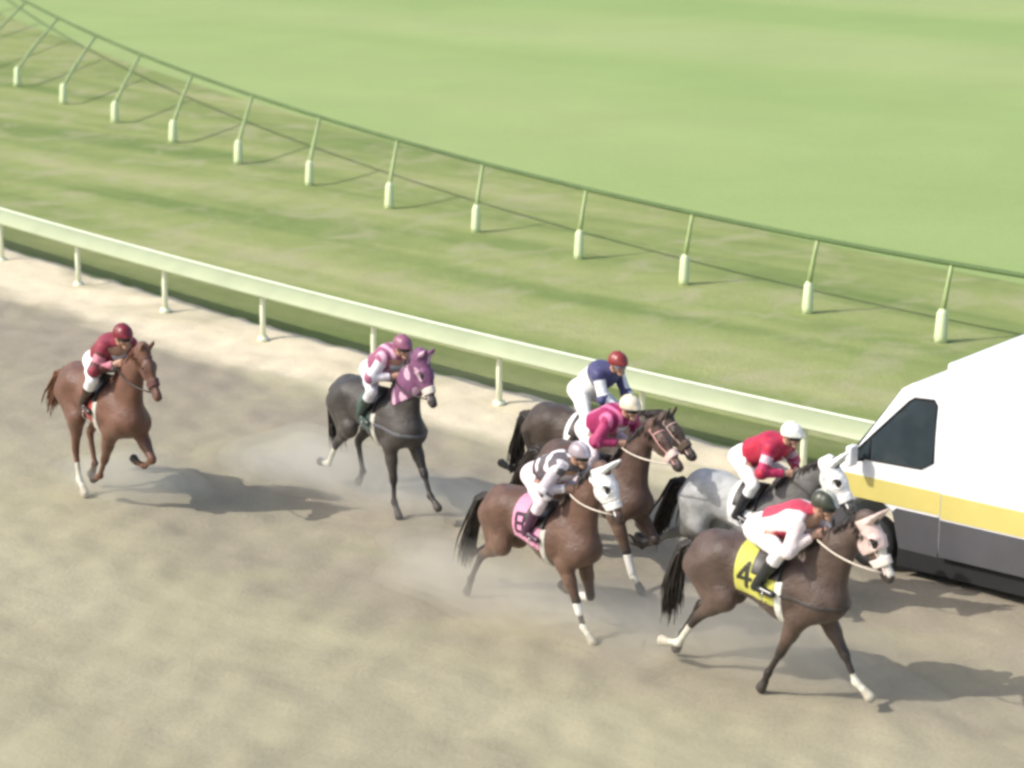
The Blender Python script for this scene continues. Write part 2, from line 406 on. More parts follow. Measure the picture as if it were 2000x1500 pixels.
# ------------------------------------------------------------------ horses
def V3(*a): return np.array(a, float)
def norm(v): return v/np.linalg.norm(v)
LEGS = {  # sagittal angles from straight down, forward positive: front (forearm, cannon, pastern), hind (thigh, gaskin, cannon, pastern)
    'f_stand': (4, -2, 34), 'f_reach': (48, 40, 62), 'f_fold': (52, -62, -100), 'f_trail': (-30, -34, -62), 'f_land': (24, 20, 50), 'f_lift': (18, -78, -110), 'f_back': (-26, -30, -20), 'f_long': (36, 30, 58), 'h_lift': (30, -50, -34, -80),
    'h_under': (34, -20, 6, 44), 'h_reach': (50, 2, 30, 62), 'h_push': (12, -58, -30, -20), 'h_trail': (-2, -66, -58, -100), 'h_swing': (40, -44, 18, -30), 'h_mid': (22, -38, -6, 30)}
class Horse:
    def __init__(s, neck=30, nyaw=0, head=42, hyaw=0, legs=('f_stand', 'f_reach', 'h_push', 'h_trail'), z=0.0, tail=(-.55, -.75)):
        s.tail = tail
        c = P; L = []
        # trunk
        L += [P((-.66, 0, 1.36), (-.30, 0, 1.35), .245, .225, k=.10, sq=.92, tag='body'),
              P((-.80, 0, 1.24), (-.62, 0, 1.30), .17, .22, k=.10, sq=1, tag='body'),
              P((-.36, 0, 1.31), (.22, 0, 1.22), .225, .305, k=.12, sq=.86, tag='body'),
              P((.22, 0, 1.21), (.56, 0, 1.20), .305, .235, k=.12, sq=.80, tag='body'),
              P((.54, 0, 1.19), (.68, 0, 1.20), .20, .165, k=.10, sq=.95, tag='body'),
              P((-.35, 0, 1.40), (.46, 0, 1.49), .12, .105, k=.10, sq=.7, tag='body'),
              P((-.62, 0, 1.45), (-.35, 0, 1.44), .13, .11, k=.10, sq=.9, tag='body')]
        na, ny = R(neck), R(nyaw)
        dn = lambda a, y: V3(math.cos(a)*math.cos(y), math.cos(a)*math.sin(y), math.sin(a))
        B = V3(.50, 0, 1.36); n1 = dn(na+.10, ny*.6); n2 = dn(na-.12, ny); mid = B+n1*.46; poll = mid+n2*.44
        nl = norm(np.cross(V3(0, 0, 1), n2)); up = norm(np.cross(n2, nl)); s.nl, s.nup = nl, up
        L += [P(B, mid, .225, .152, k=.10, sq=.66, lat=nl, tag='neck'), P(mid, poll-up*.02, .152, .098, k=.06, sq=.66, lat=nl, tag='neck'),
              P((.30, 0, 1.52), mid+up*.10, .09, .055, k=.10, sq=.6, lat=nl, tag='neck'),
              P((.62, 0, 1.24), mid-up*.07, .165, .10, k=.10, sq=.75, lat=nl, tag='neck')]
        ha, hy = R(head), R(nyaw+hyaw)
        hf = dn(-ha, hy); hl = norm(np.cross(V3(0, 0, 1), hf)); hu = norm(np.cross(hf, hl)); s.poll, s.hf, s.hl, s.hu = poll, hf, hl, hu
        q = lambda f, u, l=0: poll+hf*f+hu*u+hl*l
        s.q = q; s.mid = mid; s.B = B
        H = [P(q(-.01, -.03), q(.24, -.02), .092, .086, k=.04, sq=.78, lat=hl, tag='head'),
             P(q(.20, -.015), q(.56, -.028), .074, .046, k=.04, sq=.74, lat=hl, tag='head'),
             P(q(.10, -.12), q(.24, -.115), .088, .080, k=.04, sq=.60, lat=hl, tag='head'),
             P(q(.22, -.11), q(.52, -.07), .066, .038, k=.04, sq=.62, lat=hl, tag='head'),
             P(q(.54, -.035), q(.575, -.045), .056, .046, k=.03, sq=.86, lat=hl, tag='muzzle'),
             P(q(.53, -.088), q(.55, -.088), .028, k=.025, tag='muzzle')]
        for e in (-1, 1):
            H += [P(q(.20, .018, e*.062), q(.25, .005, e*.060), .026, .022, k=.03, tag='head'),
                  P(q(.585, -.015, e*.030), q(.595, -.030, e*.032), .016, k=.015, tag='muzzle'),
                  P(q(.02, .045, e*.045), q(-.005, .125, e*.062), .030, .027, k=.02, sq=.7, lat=hf, tag='ear'),
                  P(q(-.005, .125, e*.062), q(-.02, .205, e*.054), .027, .006, k=.01, sq=.7, lat=hf, tag='ear')]
        s.H = H
        s.knee = {}; low = 9; G = []
        for i, (nm, e) in enumerate(zip(legs, (-1, 1, -1, 1))):
            A = [R(x) for x in LEGS[nm]]; d = lambda a: V3(math.sin(a), 0, -math.cos(a))
            if i < 2:
                sh = V3(.60, e*.12, 1.14)+V3(.06*math.sin(A[0]), 0, 0); E = V3(.45+.10*math.sin(A[0]), e*.155, .98+.03*abs(math.sin(A[0])))
                K = E+d(A[0])*.43; Fk = K+d(A[1])*.28; Pn = Fk+d(A[2])*.12; K[1] = e*.13; Fk[1] = e*.12; Pn[1] = e*.12
                if 'fold' in nm or 'lift' in nm: Fk[1] = e*.15
                kb = norm(K-E)
                G += [P((.36, e*.115, 1.40), sh, .12, .115, k=.09, sq=.75, tag='body'), P(sh, E, .125, .10, k=.07, sq=.8, tag='body'),
                      P(E, E+kb*.20, .098, .080, k=.06, sq=.82, tag=f'u{i}'), P(E+kb*.16, K, .080, .047, k=.03, sq=.9, tag=f'u{i}'),
                      P(K-kb*.025, K+d(A[1])*.03, .049, .044, k=.025, tag=f'k{i}'), P(K+d(A[1])*.02, Fk, .036, .031, k=.02, sq=.85, tag=f'c{i}'),
                      P(Fk, Fk+d(A[2])*.02, .042, .038, k=.02, tag=f'f{i}')]
            else:
                hp = V3(-.60, e*.10, 1.32); S = hp+d(A[0])*.36; S[1] = e*.17; Hk = S+d(A[1])*.46; Hk[1] = e*.13; K = Hk
                Fk = Hk+d(A[2])*.38; Fk[1] = e*.12; Pn = Fk+d(A[3])*.12; Pn[1] = e*.12; gb = norm(Hk-S)
                pt = Hk+norm(d(A[1]-math.pi/2)+V3(0, 0, .6))*.035
                G += [P((-.48, e*.10, 1.43), (-.72, e*.115, 1.26), .16, .15, k=.09, tag='body'), P(hp, S, .175, .125, k=.09, sq=.78, tag='body'),
                      P((-.80, e*.11, 1.24), S+gb*.12-V3(.06, 0, 0), .12, .085, k=.08, sq=.85, tag='body'),
                      P(S, S+gb*.22, .115, .080, k=.06, sq=.75, tag=f'u{i}'), P(S+gb*.18, Hk, .080, .046, k=.03, sq=.85, tag=f'u{i}'),
                      P(S+gb*.24-V3(.05, 0, 0), pt, .035, .024, k=.03, sq=.7, tag=f'u{i}'), P(Hk-gb*.03, Hk+d(A[2])*.05, .052, .044, k=.025, sq=.8, tag=f'k{i}'),
                      P(Hk+d(A[2])*.03, Fk, .040, .033, k=.02, sq=.85, tag=f'c{i}'), P(Fk, Fk+d(A[3])*.02, .043, .039, k=.02, tag=f'f{i}')]
            pa = A[-1]; tip = Pn+d(pa-.15)*.075
            G += [P(Fk, Pn, .034, .036, k=.02, tag=f'p{i}'), P(Pn, tip, .042, .056, k=.012, sq=.92, tag=f'h{i}')]
            low = min(low, tip[2]-.045); s.knee[i] = (K, Fk)
        s.prims = L+G+H
        s.dz = -low+z+.035
        T = V3(0, 0, s.dz)
        for p in s.prims: p.a = p.a+T; p.b = p.b+T
        s.poll = s.poll+T; s.mid = s.mid+T; s.B = s.B+T; s.T = T
        s.knee = {i: (a+T, b+T) for i, (a, b) in s.knee.items()}
        s.qq = lambda f, u, l=0: s.poll+hf*f+hu*u+hl*l
        ch = s.B+norm(mid-B)*.34+up*.17
        s.hand = {e: ch+nl*e*.085+V3(0, 0, .03) for e in (-1, 1)}

def build_horse(label, px, head_deg, hz, coat, scale=1.0, hair='hair_black', group='racehorses galloping along the dirt track', gear=None):
    """px: photo pixel of the withers"""
    S = hz; rz = R(head_deg)
    wz = (1.60+S.dz)*scale
    W = pix(px[0], px[1], wz)
    loc = Vector((W.x-math.cos(rz)*.40*scale, W.y-math.sin(rz)*.40*scale, 0))
    t = empty('racehorse', loc, rz, scale); tag(t, label, 'horse', group); S.root = t
    base, low, belly_c = (np.array(coat[k]) for k in ('base', 'low', 'belly'))
    socks = coat.get('socks', {}); 
    def colr(V):
        _, who, tt = near(S.prims, V); C = np.tile(base, (len(V), 1))
        g_ = np.clip((1.35+S.dz-V[:, 2])/.5, 0, 1)[:, None]; C = C*(1-g_*.5)+belly_c*g_*.5  # lower body blends halfway to the belly colour
        if 'rump' in coat:
            d2 = np.clip(1-np.linalg.norm((V-V3(-.42, 0, 1.40+S.dz))/V3(.72, .6, .55), axis=1), 0, 1)[:, None]**.4
            C = C*(1-d2)+np.array(coat['rump'])*d2
        tg = np.array([p.tag for p in S.prims])[who]
        for i in range(4):
            m = tg == f'u{i}'; f_ = np.clip((tt[m]-.35)/.6, 0, 1)[:, None]*.9; sel = np.array([p.ra < .09 for p in S.prims])[who[m]][:, None]
            C[m] = np.where(sel, C[m]*(1-f_)+low*f_, C[m])
            for q_ in 'kcfp': C[tg == f'{q_}{i}'] = low
            C[tg == f'h{i}'] = (.05, .042, .035)
            if i in socks:
                h_ = socks[i]; sc_ = np.array([.62, .60, .50])
                for q_ in 'fp': C[tg == f'{q_}{i}'] = sc_
                m = (tg == f'c{i}') & (tt > 1-h_); C[m] = sc_
                if coat.get('pale_hoof'): C[tg == f'h{i}'] = (.45, .42, .33)
        m = (tg == 'muzzle'); C[m] = C[m]*.25+np.array(coat.get('muzzle', (.03, .025, .022)))*.75
        if gear and 'hood' in gear:
            for e in (-1, 1): C[np.linalg.norm(V-S.qq(.225, .0, e*.07), axis=1) < .065] = (.02, .017, .015)
        if 'blaze' in coat:
            r_ = V-S.poll; f_ = r_@S.hf; l_ = np.abs(r_@S.hl); u_ = r_@S.hu
            m = (f_ > .08) & (f_ < .56) & (l_ < coat['blaze']) & (u_ > -.02); C[m] = (.66, .62, .55)
        return C*rng.normal(1, .03, (len(V), 1))
    sdf_obj('body', S.prims, .0135, M['coat'], t, colr)
    for e in (-1, 1):
        c = S.qq(.222, .004, e*.074); th = np.linspace(0, math.pi, 7)
        V = [c+.021*V3(math.sin(a)*math.cos(b), math.sin(a)*math.sin(b), math.cos(a)) for a in th for b in np.linspace(0, 2*math.pi, 10, endpoint=False)]
        Fc = [(i*10+j, i*10+(j+1) % 10, (i+1)*10+(j+1) % 10, (i+1)*10+j) for i in range(6) for j in range(10)]
        mesh('eye', V, Fc, M['eye'], t, True)
    # tail: a bundle of tapering locks streaming back
    mt = MB(); d0 = V3(-.93, 0, 1.36)+S.T; tx, tz = S.tail
    for i in range(130):
        o = rng.normal(0, .018, 3); ln = rng.uniform(.6, .95); sp = rng.normal(0, .035, 3); wv = rng.uniform(0, 6)
        pts = [d0+o*.4+V3(.06, 0, 0)]
        for j in range(1, 8):
            u_ = j/7; r_ = u_*ln
            pts.append(d0+o*(1+u_)+V3(tx*r_-.05*math.sin(u_*math.pi), .03*math.sin(u_*5+wv), tz*r_*(u_*.45+.55)+.10*math.sin(min(u_*2, 1)*math.pi))+sp*u_**1.5)
        mt.tube(pts, [.016, .020, .019, .017, .014, .011, .007, .002], seg=4)
    mt.build('tail', M[hair], t, True)
    mm = MB(); crest = [V3(.30, 0, 1.60)+S.T, S.mid+S.nup*.155, S.poll+S.nup*.075, S.qq(.10, .055)]
    for i in range(190):
        u_ = rng.uniform(0, 2.999); j = int(u_); a = crest[j]+(crest[j+1]-crest[j])*(u_-j); back = norm(crest[0]-crest[2]); side = rng.choice([-1, -1, 1])
        ln = rng.uniform(.08, .17)
        mm.tube([a-S.nup*.012, a+S.nup*.025+back*ln*.3, a+S.nl*side*(.05)+S.nup*.0+back*ln*.8+rng.normal(0, .008, 3), a+S.nl*side*.085-S.nup*.06+back*ln*1.2+rng.normal(0, .012, 3)], [.010, .010, .007, .002], seg=4)
    mm.build('mane', M[hair], t, True)
    # tack
    trunk = [p for p in S.prims if p.tag == 'body']
    gear = gear or {}
    def headband(name, off, fn, colr_, h=.008, prims=None):
        return sdf_obj(name, prims or (S.H+[p for p in S.prims if p.tag == 'neck']), h, M['cloth'], t, colr_, off, fn)
    def rel(X):
        r_ = X-S.poll; return r_@S.hf, r_@S.hu, r_@S.hl
    hm = [p for p in S.H if p.tag != 'ear']
    bc = gear.get('bridle', (.03, .025, .02))
    def fn_b(X):
        f_, u_, l_ = rel(X)
        a = np.maximum(np.abs(u_+.035)-.011, np.maximum(.03-f_, f_-.53)); a = np.maximum(a, .03-np.abs(l_))
        b = np.abs(f_-.035)-.012; c_ = np.maximum(np.abs(f_-.11-u_*.2)-.010, -.02-u_); d_ = np.abs(f_-.40-.0*u_)-.014
        return np.minimum(np.minimum(a, b), np.minimum(c_, d_))
    headband('bridle', .009, fn_b, bc, prims=hm)
    if 'nose' in gear:
        headband('noseband', .026, lambda X: np.abs(rel(X)[0]-.41)-.042, gear['nose'], prims=hm)
    if 'hood' in gear:
        hc, reach, neck_len = gear['hood']
        def fn_h(X):
            f_, u_, l_ = rel(X)
            a = np.maximum(f_-reach, -neck_len-f_)
            ex = np.sqrt((f_-.225)**2+(u_-.002)**2)-.052
            return np.maximum(a, -np.maximum(ex, .03-np.abs(l_)))
        headband('hood', .020, fn_h, hc, prims=None if neck_len > .2 else S.H)
        for e in (-1, 1):   # blinker cup behind the eye
            if gear.get('cups'):
                V = []; Fc = []
                for i in range(9):
                    th = -math.pi*.55+math.pi*1.1*i/8
                    for dd, rr in ((.0, .050), (.038, .046)):
                        V.append(S.qq(.225-rr*math.cos(th), .002+rr*math.sin(th), e*(.078+dd)))
                for i in range(8): Fc.append((2*i, 2*i+1, 2*i+3, 2*i+2))
                o = mesh('blinker', V, Fc, M['cloth'], t, True, np.tile(hc if not callable(hc) else V3(.8, .8, .8), (len(V), 1)))
                sm = o.modifiers.new('s', 'SOLIDIFY'); sm.thickness = .006
    # saddle cloth with number, saddle, girth, breastplate
    z0 = S.dz
    if 'cloth' in gear:
        cc, nc, numeral = gear['cloth']
        def cl_col(V):
            C = np.tile(np.array(cc), (len(V), 1)); 
            x = (V[:, 0]+.245)/.19; zz = (V[:, 2]-z0-1.22)/.22   # 0..1 over the numeral box
            for e in (-1, 1):
                u_ = 1-x if e > 0 else x
                m_ = np.zeros(len(V), bool)
                for (x0, y0, x1, y1) in numeral:
                    a = V3(x0, y0); b = V3(x1, y1); p_ = np.c_[u_, zz]-a; ba = b-a; tt = np.clip(p_@ba/(ba@ba), 0, 1)
                    dd = (p_-tt[:, None]*ba)*np.array([.19, .22]); m_ |= np.hypot(dd[:, 0], dd[:, 1]) < .022
                m_ &= V[:, 1]*e > .05; C[m_] = nc
            return C
        def cl_clip(X):
            x, z = X[..., 0], X[..., 2]-z0
            return np.maximum(np.maximum((-.27 if numeral else -.15)-x, x-.22), 1.16-.10*(x+.35)-z)
        sdf_obj('saddle_cloth', trunk, .010, M['cloth'], t, cl_col, .016, cl_clip)
    sdf_obj('saddle', trunk, .010, M['leather'], t, (.02, .016, .014), .034, lambda X: np.maximum(np.maximum(np.abs(X[..., 0]-.09)-.17, (1.36+z0+.25*(X[..., 0]-.09)**2)-X[..., 2]), -9))
    sdf_obj('girth', trunk, .010, M['cloth'], t, gear.get('girth', (.5, .48, .42)), .010, lambda X: np.maximum(np.abs(X[..., 0]-.25)-.04, X[..., 2]-z0-1.36))
    if 'breast' in gear:
        sdf_obj('breastplate', [p for p in S.prims if p.tag in ('body', 'neck')], .010, M['cloth'], t, gear['breast'], .010,
                lambda X: np.maximum(np.abs(X[..., 2]-z0-1.20+.12*(X[..., 0]-.5))-.022, .12-X[..., 0]))
    for i in gear.get('wraps', {}):
        K_, Fk = S.knee[i]; a, b = gear['wraps'][i]
        sdf_obj('leg_wrap', [P(K_+(Fk-K_)*a, K_+(Fk-K_)*b, .050, .047, k=.01)], .007, M['cloth'], t, (.75, .72, .66))
    for e in (-1, 1):
        hnd = S.hand[e]; bit = S.qq(.50, -.055, e*.050); mid_ = (hnd+bit)/2+V3(0, 0, -.02)+S.nl*e*.17
        pts = [bit*(1-u_)**2+mid_*2*u_*(1-u_)+hnd*u_**2 for u_ in np.linspace(0, 1, 9)]
        MB().tube(pts, .009, seg=6).build('rein', M['rein_'+gear.get('rein', 'dark')], t, True)
        a = V3(.13, e*.22, 1.46)+S.T; b = foot_pos(S, e)
        MB().tube([a, (a+b)/2+V3(0, e*.01, 0), b+V3(.0, 0, .10)], .011, seg=6).build('stirrup_leather', M['leather'], t, True)
        ir = [b+V3(.02, e*.055*math.cos(a_)*1.0, .03+.065*math.sin(a_)-.045) for a_ in np.linspace(0, 2*math.pi, 13)]
        MB().tube(ir, .007, seg=6).build('stirrup', M['steel'], t, True)
    return t
M['rein_dark'] = plain('dark_rein', (.03, .024, .02), .5)
M['rein_pale'] = plain('pale_rein', (.62, .55, .46), .6)
M['steel'] = plain('stirrup_steel', (.55, .55, .54), .3, metal=1.0, var=.05)
def foot_pos(S, e): return V3(.11, e*.30, 1.22)+S.T

NUM8 = [(.25, .95, .75, .95), (.25, .5, .75, .5), (.25, .05, .75, .05), (.2, .9, .2, .6), (.8, .9, .8, .6), (.2, .4, .2, .1), (.8, .4, .8, .1)]
NUM4 = [(.65, .0, .65, 1), (.65, 1, .15, .35), (.15, .35, .9, .35)]

# ------------------------------------------------------------------ riders
def ik(a, b, l1, l2, pole):
    d = b-a; L = np.linalg.norm(d); u = d/L; L2 = min(L, (l1+l2)*.999)
    x = (l1*l1-l2*l2+L2*L2)/(2*L2); h = math.sqrt(max(l1*l1-x*x, 0)); p = pole-u*(pole@u); p = norm(p)
    return a+u*x+p*h, a+u*L2
def build_rider(label, S, silks, breech, boot, helmet, lean=0.0, crouch=0.0, yaw=0.0, helmet2=None, boot_cuff=None, gog=(.03, .03, .03), turn=0):
    T = S.T; t = empty('person', (0, 0, 0))
    hipc = V3(-.05-lean*.4, 0, 1.89-crouch)+T; chest = V3(.29+lean*.3, 0, 2.10-crouch-lean*.35)+T; 
    cy, sy = math.cos(R(yaw)), math.sin(R(yaw)); rot = lambda v: V3(v[0]*cy-v[1]*sy, v[0]*sy+v[1]*cy, v[2])
    up = norm(chest-hipc); fw = norm(V3(1, 0, .1))
    nk = chest+V3(.13, 0, .09); hd = nk+V3(.085, 0, .075)
    B_ = []; TO = []; AR = []; LG = []; BT = {-1: [], 1: []}
    TO += [P(hipc, hipc+up*.10, .125, .118, k=.06, sq=1.05, tag='pel'), P(hipc+up*.08, chest, .112, .130, k=.07, sq=1.12, tag='tor'),
           P(chest+V3(-.02, 0, .03), chest+V3(.08, 0, .05), .12, .09, k=.07, sq=1.25, tag='tor'),
           P(hipc+up*.16+V3(-.02, 0, .05), chest+V3(-.04, 0, .06), .07, .08, k=.07, sq=1.2, tag='tor')]
    TO += [P(hipc+V3(-.03, e*.075, -.01), hipc+V3(.05, e*.085, -.04), .105, .10, k=.06, tag='pel') for e in (-1, 1)]
    neck = [P(chest+V3(.07, 0, .05), hd+V3(-.03, 0, -.03), .058, .052, k=.03, tag='neck')]
    hx = norm(V3(1, math.tan(R(turn)), -.12)); hy_ = norm(np.cross(V3(0, 0, 1), hx)); hz_ = np.cross(hx, hy_)
    g = lambda x, y, z: hd+hx*x+hy_*y+hz_*z
    head = [P(g(-.02, 0, .045), g(.03, 0, .045), .088, .082, k=.03, sq=.9, lat=hy_, tag='head'), P(g(.035, 0, .0), g(.050, 0, -.06), .062, .040, k=.03, sq=.9, lat=hy_, tag='head'),
            P(g(.075, 0, -.075), g(.078, 0, -.078), .022, k=.02, tag='head'), P(g(.098, 0, .018), g(.115, 0, -.012), .010, .015, k=.012, tag='head'),
            P(g(.085, -.025, .038), g(.085, .025, .038), .018, k=.02, tag='head'), P(g(.088, -.016, -.045), g(.088, .016, -.045), .010, k=.008, tag='head')]
    for e in (-1, 1): head += [P(g(-.005, e*.078, .02), g(-.012, e*.084, -.012), .018, .012, k=.008, sq=.5, lat=hy_, tag='head'), P(g(.06, e*.045, -.01), g(.07, e*.04, -.015), .022, k=.02, tag='head')]
    hands = []; arm = {}
    for e in (-1, 1):
        sh = chest+V3(.06, e*.165, .055); hp = S.hand[e]+T*0
        el, wr = ik(sh, hp-norm(hp-sh)*.05, .29, .27, V3(-.3, e*.7, -.8)); arm[e] = (sh, el, wr)
        AR += [P(chest+V3(.0, e*.08, .04), sh, .085, .070, k=.05, tag='tor'), P(sh, el, .058, .045, k=.03, tag='arm'), P(el, wr, .043, .029, k=.03, tag='arm')]
        fd = norm(norm(wr-el)+V3(.5, 0, -.1)); lt = norm(np.cross(V3(0, 0, 1), fd))*e; uu = np.cross(fd, lt)*e; uu = uu*np.sign(uu[2])
        kn = wr+fd*.075
        hands += [P(wr, wr+fd*.02, .028, .030, k=.02, sq=.8, lat=lt, tag='hand')]
        for i, (ln, r_) in enumerate(((.95, .0095), (1.05, .0100), (1.0, .0095), (.8, .0085))):
            b0 = wr+fd*(.072+.004*(i in (1, 2)))+uu*(.030-.020*i); f1 = b0+(-lt*.028+fd*.018)*ln; f2 = f1+(-lt*.010-fd*.028)*ln; f3 = f2+(lt*.018-fd*.010)*ln
            hands += [P(wr+fd*.015+uu*(.018-.012*i), b0, .016, .013, k=.012, tag='hand'), P(b0, f1, r_+.001, r_, k=.004, tag='hand'), P(f1, f2, r_, r_-.001, k=.003, tag='hand'), P(f2, f3, r_-.001, r_-.002, k=.003, tag='hand')]
        th0 = wr+fd*.020+uu*.030-lt*.008; th1 = th0+fd*.030+uu*.010-lt*.016; th2 = th1+fd*.030-uu*.004-lt*.006
        hands += [P(th0, th1, .015, .012, k=.010, tag='hand'), P(th1, th2, .011, .009, k=.004, tag='hand')]
        ft = foot_pos(S, e)+V3(-.02, 0, .055)
        hj = hipc+V3(.02, e*.09, -.03); kn_, an = ik(hj, ft+V3(-.04, 0, .05), .43, .41, V3(1.0, e*.35, .35))
        LG += [P(hj, hj+(kn_-hj)*.5, .092, .080, k=.05, tag='leg'), P(hj+(kn_-hj)*.5, kn_, .080, .056, k=.03, tag='leg'), P(kn_, kn_+(an-kn_)*.35, .055, .056, k=.02, tag='leg'),
               P(kn_+(an-kn_)*.35, an, .056, .036, k=.02, tag='shin')]
        toe = ft+V3(.13, e*.015, -.035)
        foot = [P(an, an+V3(-.035, 0, -.055), .036, .032, k=.02, tag='foot'), P(an+V3(-.03, 0, -.055), toe, .032, .028, k=.02, tag='foot')]
        BT[e] = [P(kn_+(an-kn_)*.18, kn_+(an-kn_)*.45, .056, .058, k=.02, tag='shin'), P(kn_+(an-kn_)*.40, an, .058, .038, k=.02, tag='shin')]+foot
        LG += foot
    allp = TO+neck+head+AR+hands+LG
    # the empty stands at the seat; meshes are stored in the horse frame and shifted to it
    Mx = S.root.matrix_basis.copy() if False else (Matrix.Translation(S.root.location) @ Matrix.Rotation(S.root.rotation_euler.z, 4, 'Z') @ Matrix.Scale(S.root.scale.x, 4))
    org = Vector(hipc)
    t.location = Mx @ org; t.rotation_euler = S.root.rotation_euler; t.scale = S.root.scale
    tag(t, label, 'person', 'jockeys riding in the race')
    made = []
    made.append(sdf_obj('body', allp, .0075, M['skin2'], t, lambda V: np.tile(np.array([.46, .27, .19]), (len(V), 1))*rng.normal(1, .02, (len(V), 1))))
    hipz = hipc+up*.13
    zl = lambda X: (X-hipz)@up
    def arm_clip(X):
        d = np.full(X.shape[:-1], -9.0, np.float32)
        for e in (-1, 1):
            sh, el, wr = arm[e]; fa = norm(wr-el); d = np.maximum(d, np.where(((X[..., 1])*e > 0) & (np.linalg.norm(X-wr, axis=-1) < .2), (X-wr)@fa+.03, -9))
        return d
    fold = [P(arm[e][1]+rng.normal(0, .01, 3), arm[e][1]+rng.normal(0, .03, 3), .052, .045, k=.03, tag='arm') for e in (-1, 1)]
    # loose silk: billow on the back and creases
    bill = [P(hipc+up*.14+V3(-.06, 0, .06), chest+V3(-.10, 0, .08), .06, .07, k=.08, sq=1.5, tag='tor')]
    made.append(sdf_obj('silks', TO+AR+fold+bill, .0095, M['cloth'], t, silks_col(silks, hipc, chest, arm), .019, lambda X: np.maximum(-zl(X)-.02, arm_clip(X))))
    legclip = lambda X: np.where(np.linalg.norm(X-hipz, axis=-1) < .24, zl(X)-.02, -9.0)
    LGu = [p for p in LG if p.tag == 'leg']+[p for p in TO if p.tag == 'pel']+[TO[1]]
    made.append(sdf_obj('breeches', LGu, .0095, M['cloth'], t, breech, .012, legclip))
    for e in (-1, 1):
        top = BT[e][0].a
        def bc_(V, top=top):
            C = np.tile(np.array(boot), (len(V), 1))
            if boot_cuff is not None: C[np.linalg.norm(V-top, axis=1) < .085] = boot_cuff
            return C
        made.append(sdf_obj('boot', BT[e], .009, M['boot'], t, bc_, .008, None))
    def hc_(V):
        C = np.tile(np.array(helmet), (len(V), 1))
        if helmet2 is not None: r_ = (V-hd)@hy_; C[np.abs(r_) < .028] = helmet2
        return C
    hel = [P(g(-.015, 0, .070), g(.018, 0, .070), .118, .112, k=.02, sq=.93, lat=hy_), P(g(.09, -.035, .062), g(.09, .035, .062), .030, k=.03), P(g(.135, -.02, .055), g(.135, .02, .055), .012, k=.05),
           P(g(0, 0, .185), g(0, 0, .19), .012, k=.02)]
    made.append(sdf_obj('helmet', hel, .008, M['helmet'], t, hc_, 0, lambda X: np.maximum(.035+.10*((X-hd)@hx)-((X-hd)@hz_), .094-np.linalg.norm((X-g(0, 0, .05))*1.0, axis=-1))))
    made.append(sdf_obj('goggles', head[:1]+head[1:2], .006, M['lens2'], t, gog, .016, lambda X: np.maximum(np.maximum(np.abs((X-hd)@hz_-.022)-.020, .035-(X-hd)@hx), -9)))
    made.append(sdf_obj('chin_strap', head[:2]+head[2:3], .006, M['leather'], t, (.02, .02, .02), .008, lambda X: np.maximum(np.abs((X-hd)@hx-.035)-.008, (X-hd)@hz_-.03)))
    for o in made:
        if o: o.data.transform(Matrix.Translation(-org))
    return t
def silks_col(spec, hipc, chest, arm):
    """spec: dict base, sleeve, pattern"""
    def fn(V):
        up = norm(chest-hipc); C = np.tile(np.array(spec['base'], float), (len(V), 1))
        al = (V-hipc)@up; y = V[:, 1]
        da = np.full(len(V), 9.)
        for e in (-1, 1):
            sh, el, wr = arm[e]
            for a, b in ((sh, el), (el, wr)):
                p_ = V-a; ba = b-a; tt = np.clip(p_@ba/(ba@ba), 0, 1); da = np.minimum(da, np.linalg.norm(p_-tt[:, None]*ba, axis=1))
        slv = (da < .078) & (np.abs(y) > .15)
        p = spec.get('pattern'); c2 = np.array(spec.get('c2', (1, 1, 1)))
        if p == 'stripes': C[(np.sin(y*52) > .25)] = c2
        if p == 'panel': C[(y < .04) & (y > -.15)] = c2
        if p == 'patches':
            q = np.sin(V[:, 0]*31+1.0)+np.sin(y*37+V[:, 2]*13)+np.sin(V[:, 2]*35-V[:, 0]*11); C[q > .35] = c2
            C[al < .17] = spec.get('hem', c2)
        if p == 'yoke': C[al > .33] = c2
        if p == 'spots':
            gx = np.sin((V[:, 0]+V[:, 2])*42)*np.sin(y*42+1); C[np.abs(gx) > .55] = c2
        if p == 'halves': C[y > 0] = c2
        if 'sleeve' in spec: C[slv] = spec['sleeve']
        if 'cuff' in spec:
            for e in (-1, 1): C[np.linalg.norm(V-arm[e][2], axis=1) < .09] = spec['cuff']
        if 'band' in spec:   # coloured band round the upper sleeve
            for e in (-1, 1):
                sh, el, wr = arm[e]; tt = ((V-sh)@(el-sh))/((el-sh)@(el-sh)); C[slv & (V[:, 1]*e > 0) & (tt > .35) & (tt < .65)] = spec['band']
        return C
    return fn
M['skin2'] = painted('rider_skin', .5, .1, 60, spec=.4, var=.05)
M['boot'] = painted('boot_leather', .28, .1, 30, spec=.6, var=.2)
M['helmet'] = painted('helmet_cover', .35, .15, 40, spec=.5, var=.08)
M['lens2'] = painted('goggle_lens', .12, 0, 30, spec=.6, var=.02)

# ------------------------------------------------------------------ the field
WHITE = (.80, .79, .78); PINKW = (.78, .66, .69)
CO = {
    'chestnut': dict(base=(.135, .060, .038), low=(.13, .055, .03), belly=(.15, .07, .045), muzzle=(.12, .05, .035)),
    'dark': dict(base=(.048, .042, .038), low=(.025, .02, .018), belly=(.075, .062, .048)),
    'darkbay': dict(base=(.085, .050, .034), low=(.03, .022, .018), belly=(.11, .07, .05)),
    'bay': dict(base=(.135, .068, .040), low=(.035, .024, .018), belly=(.16, .095, .06)),
    'grey': dict(base=(.13, .125, .12), low=(.05, .045, .042), belly=(.12, .11, .10), rump=(.50, .51, .51)),
}
import sys
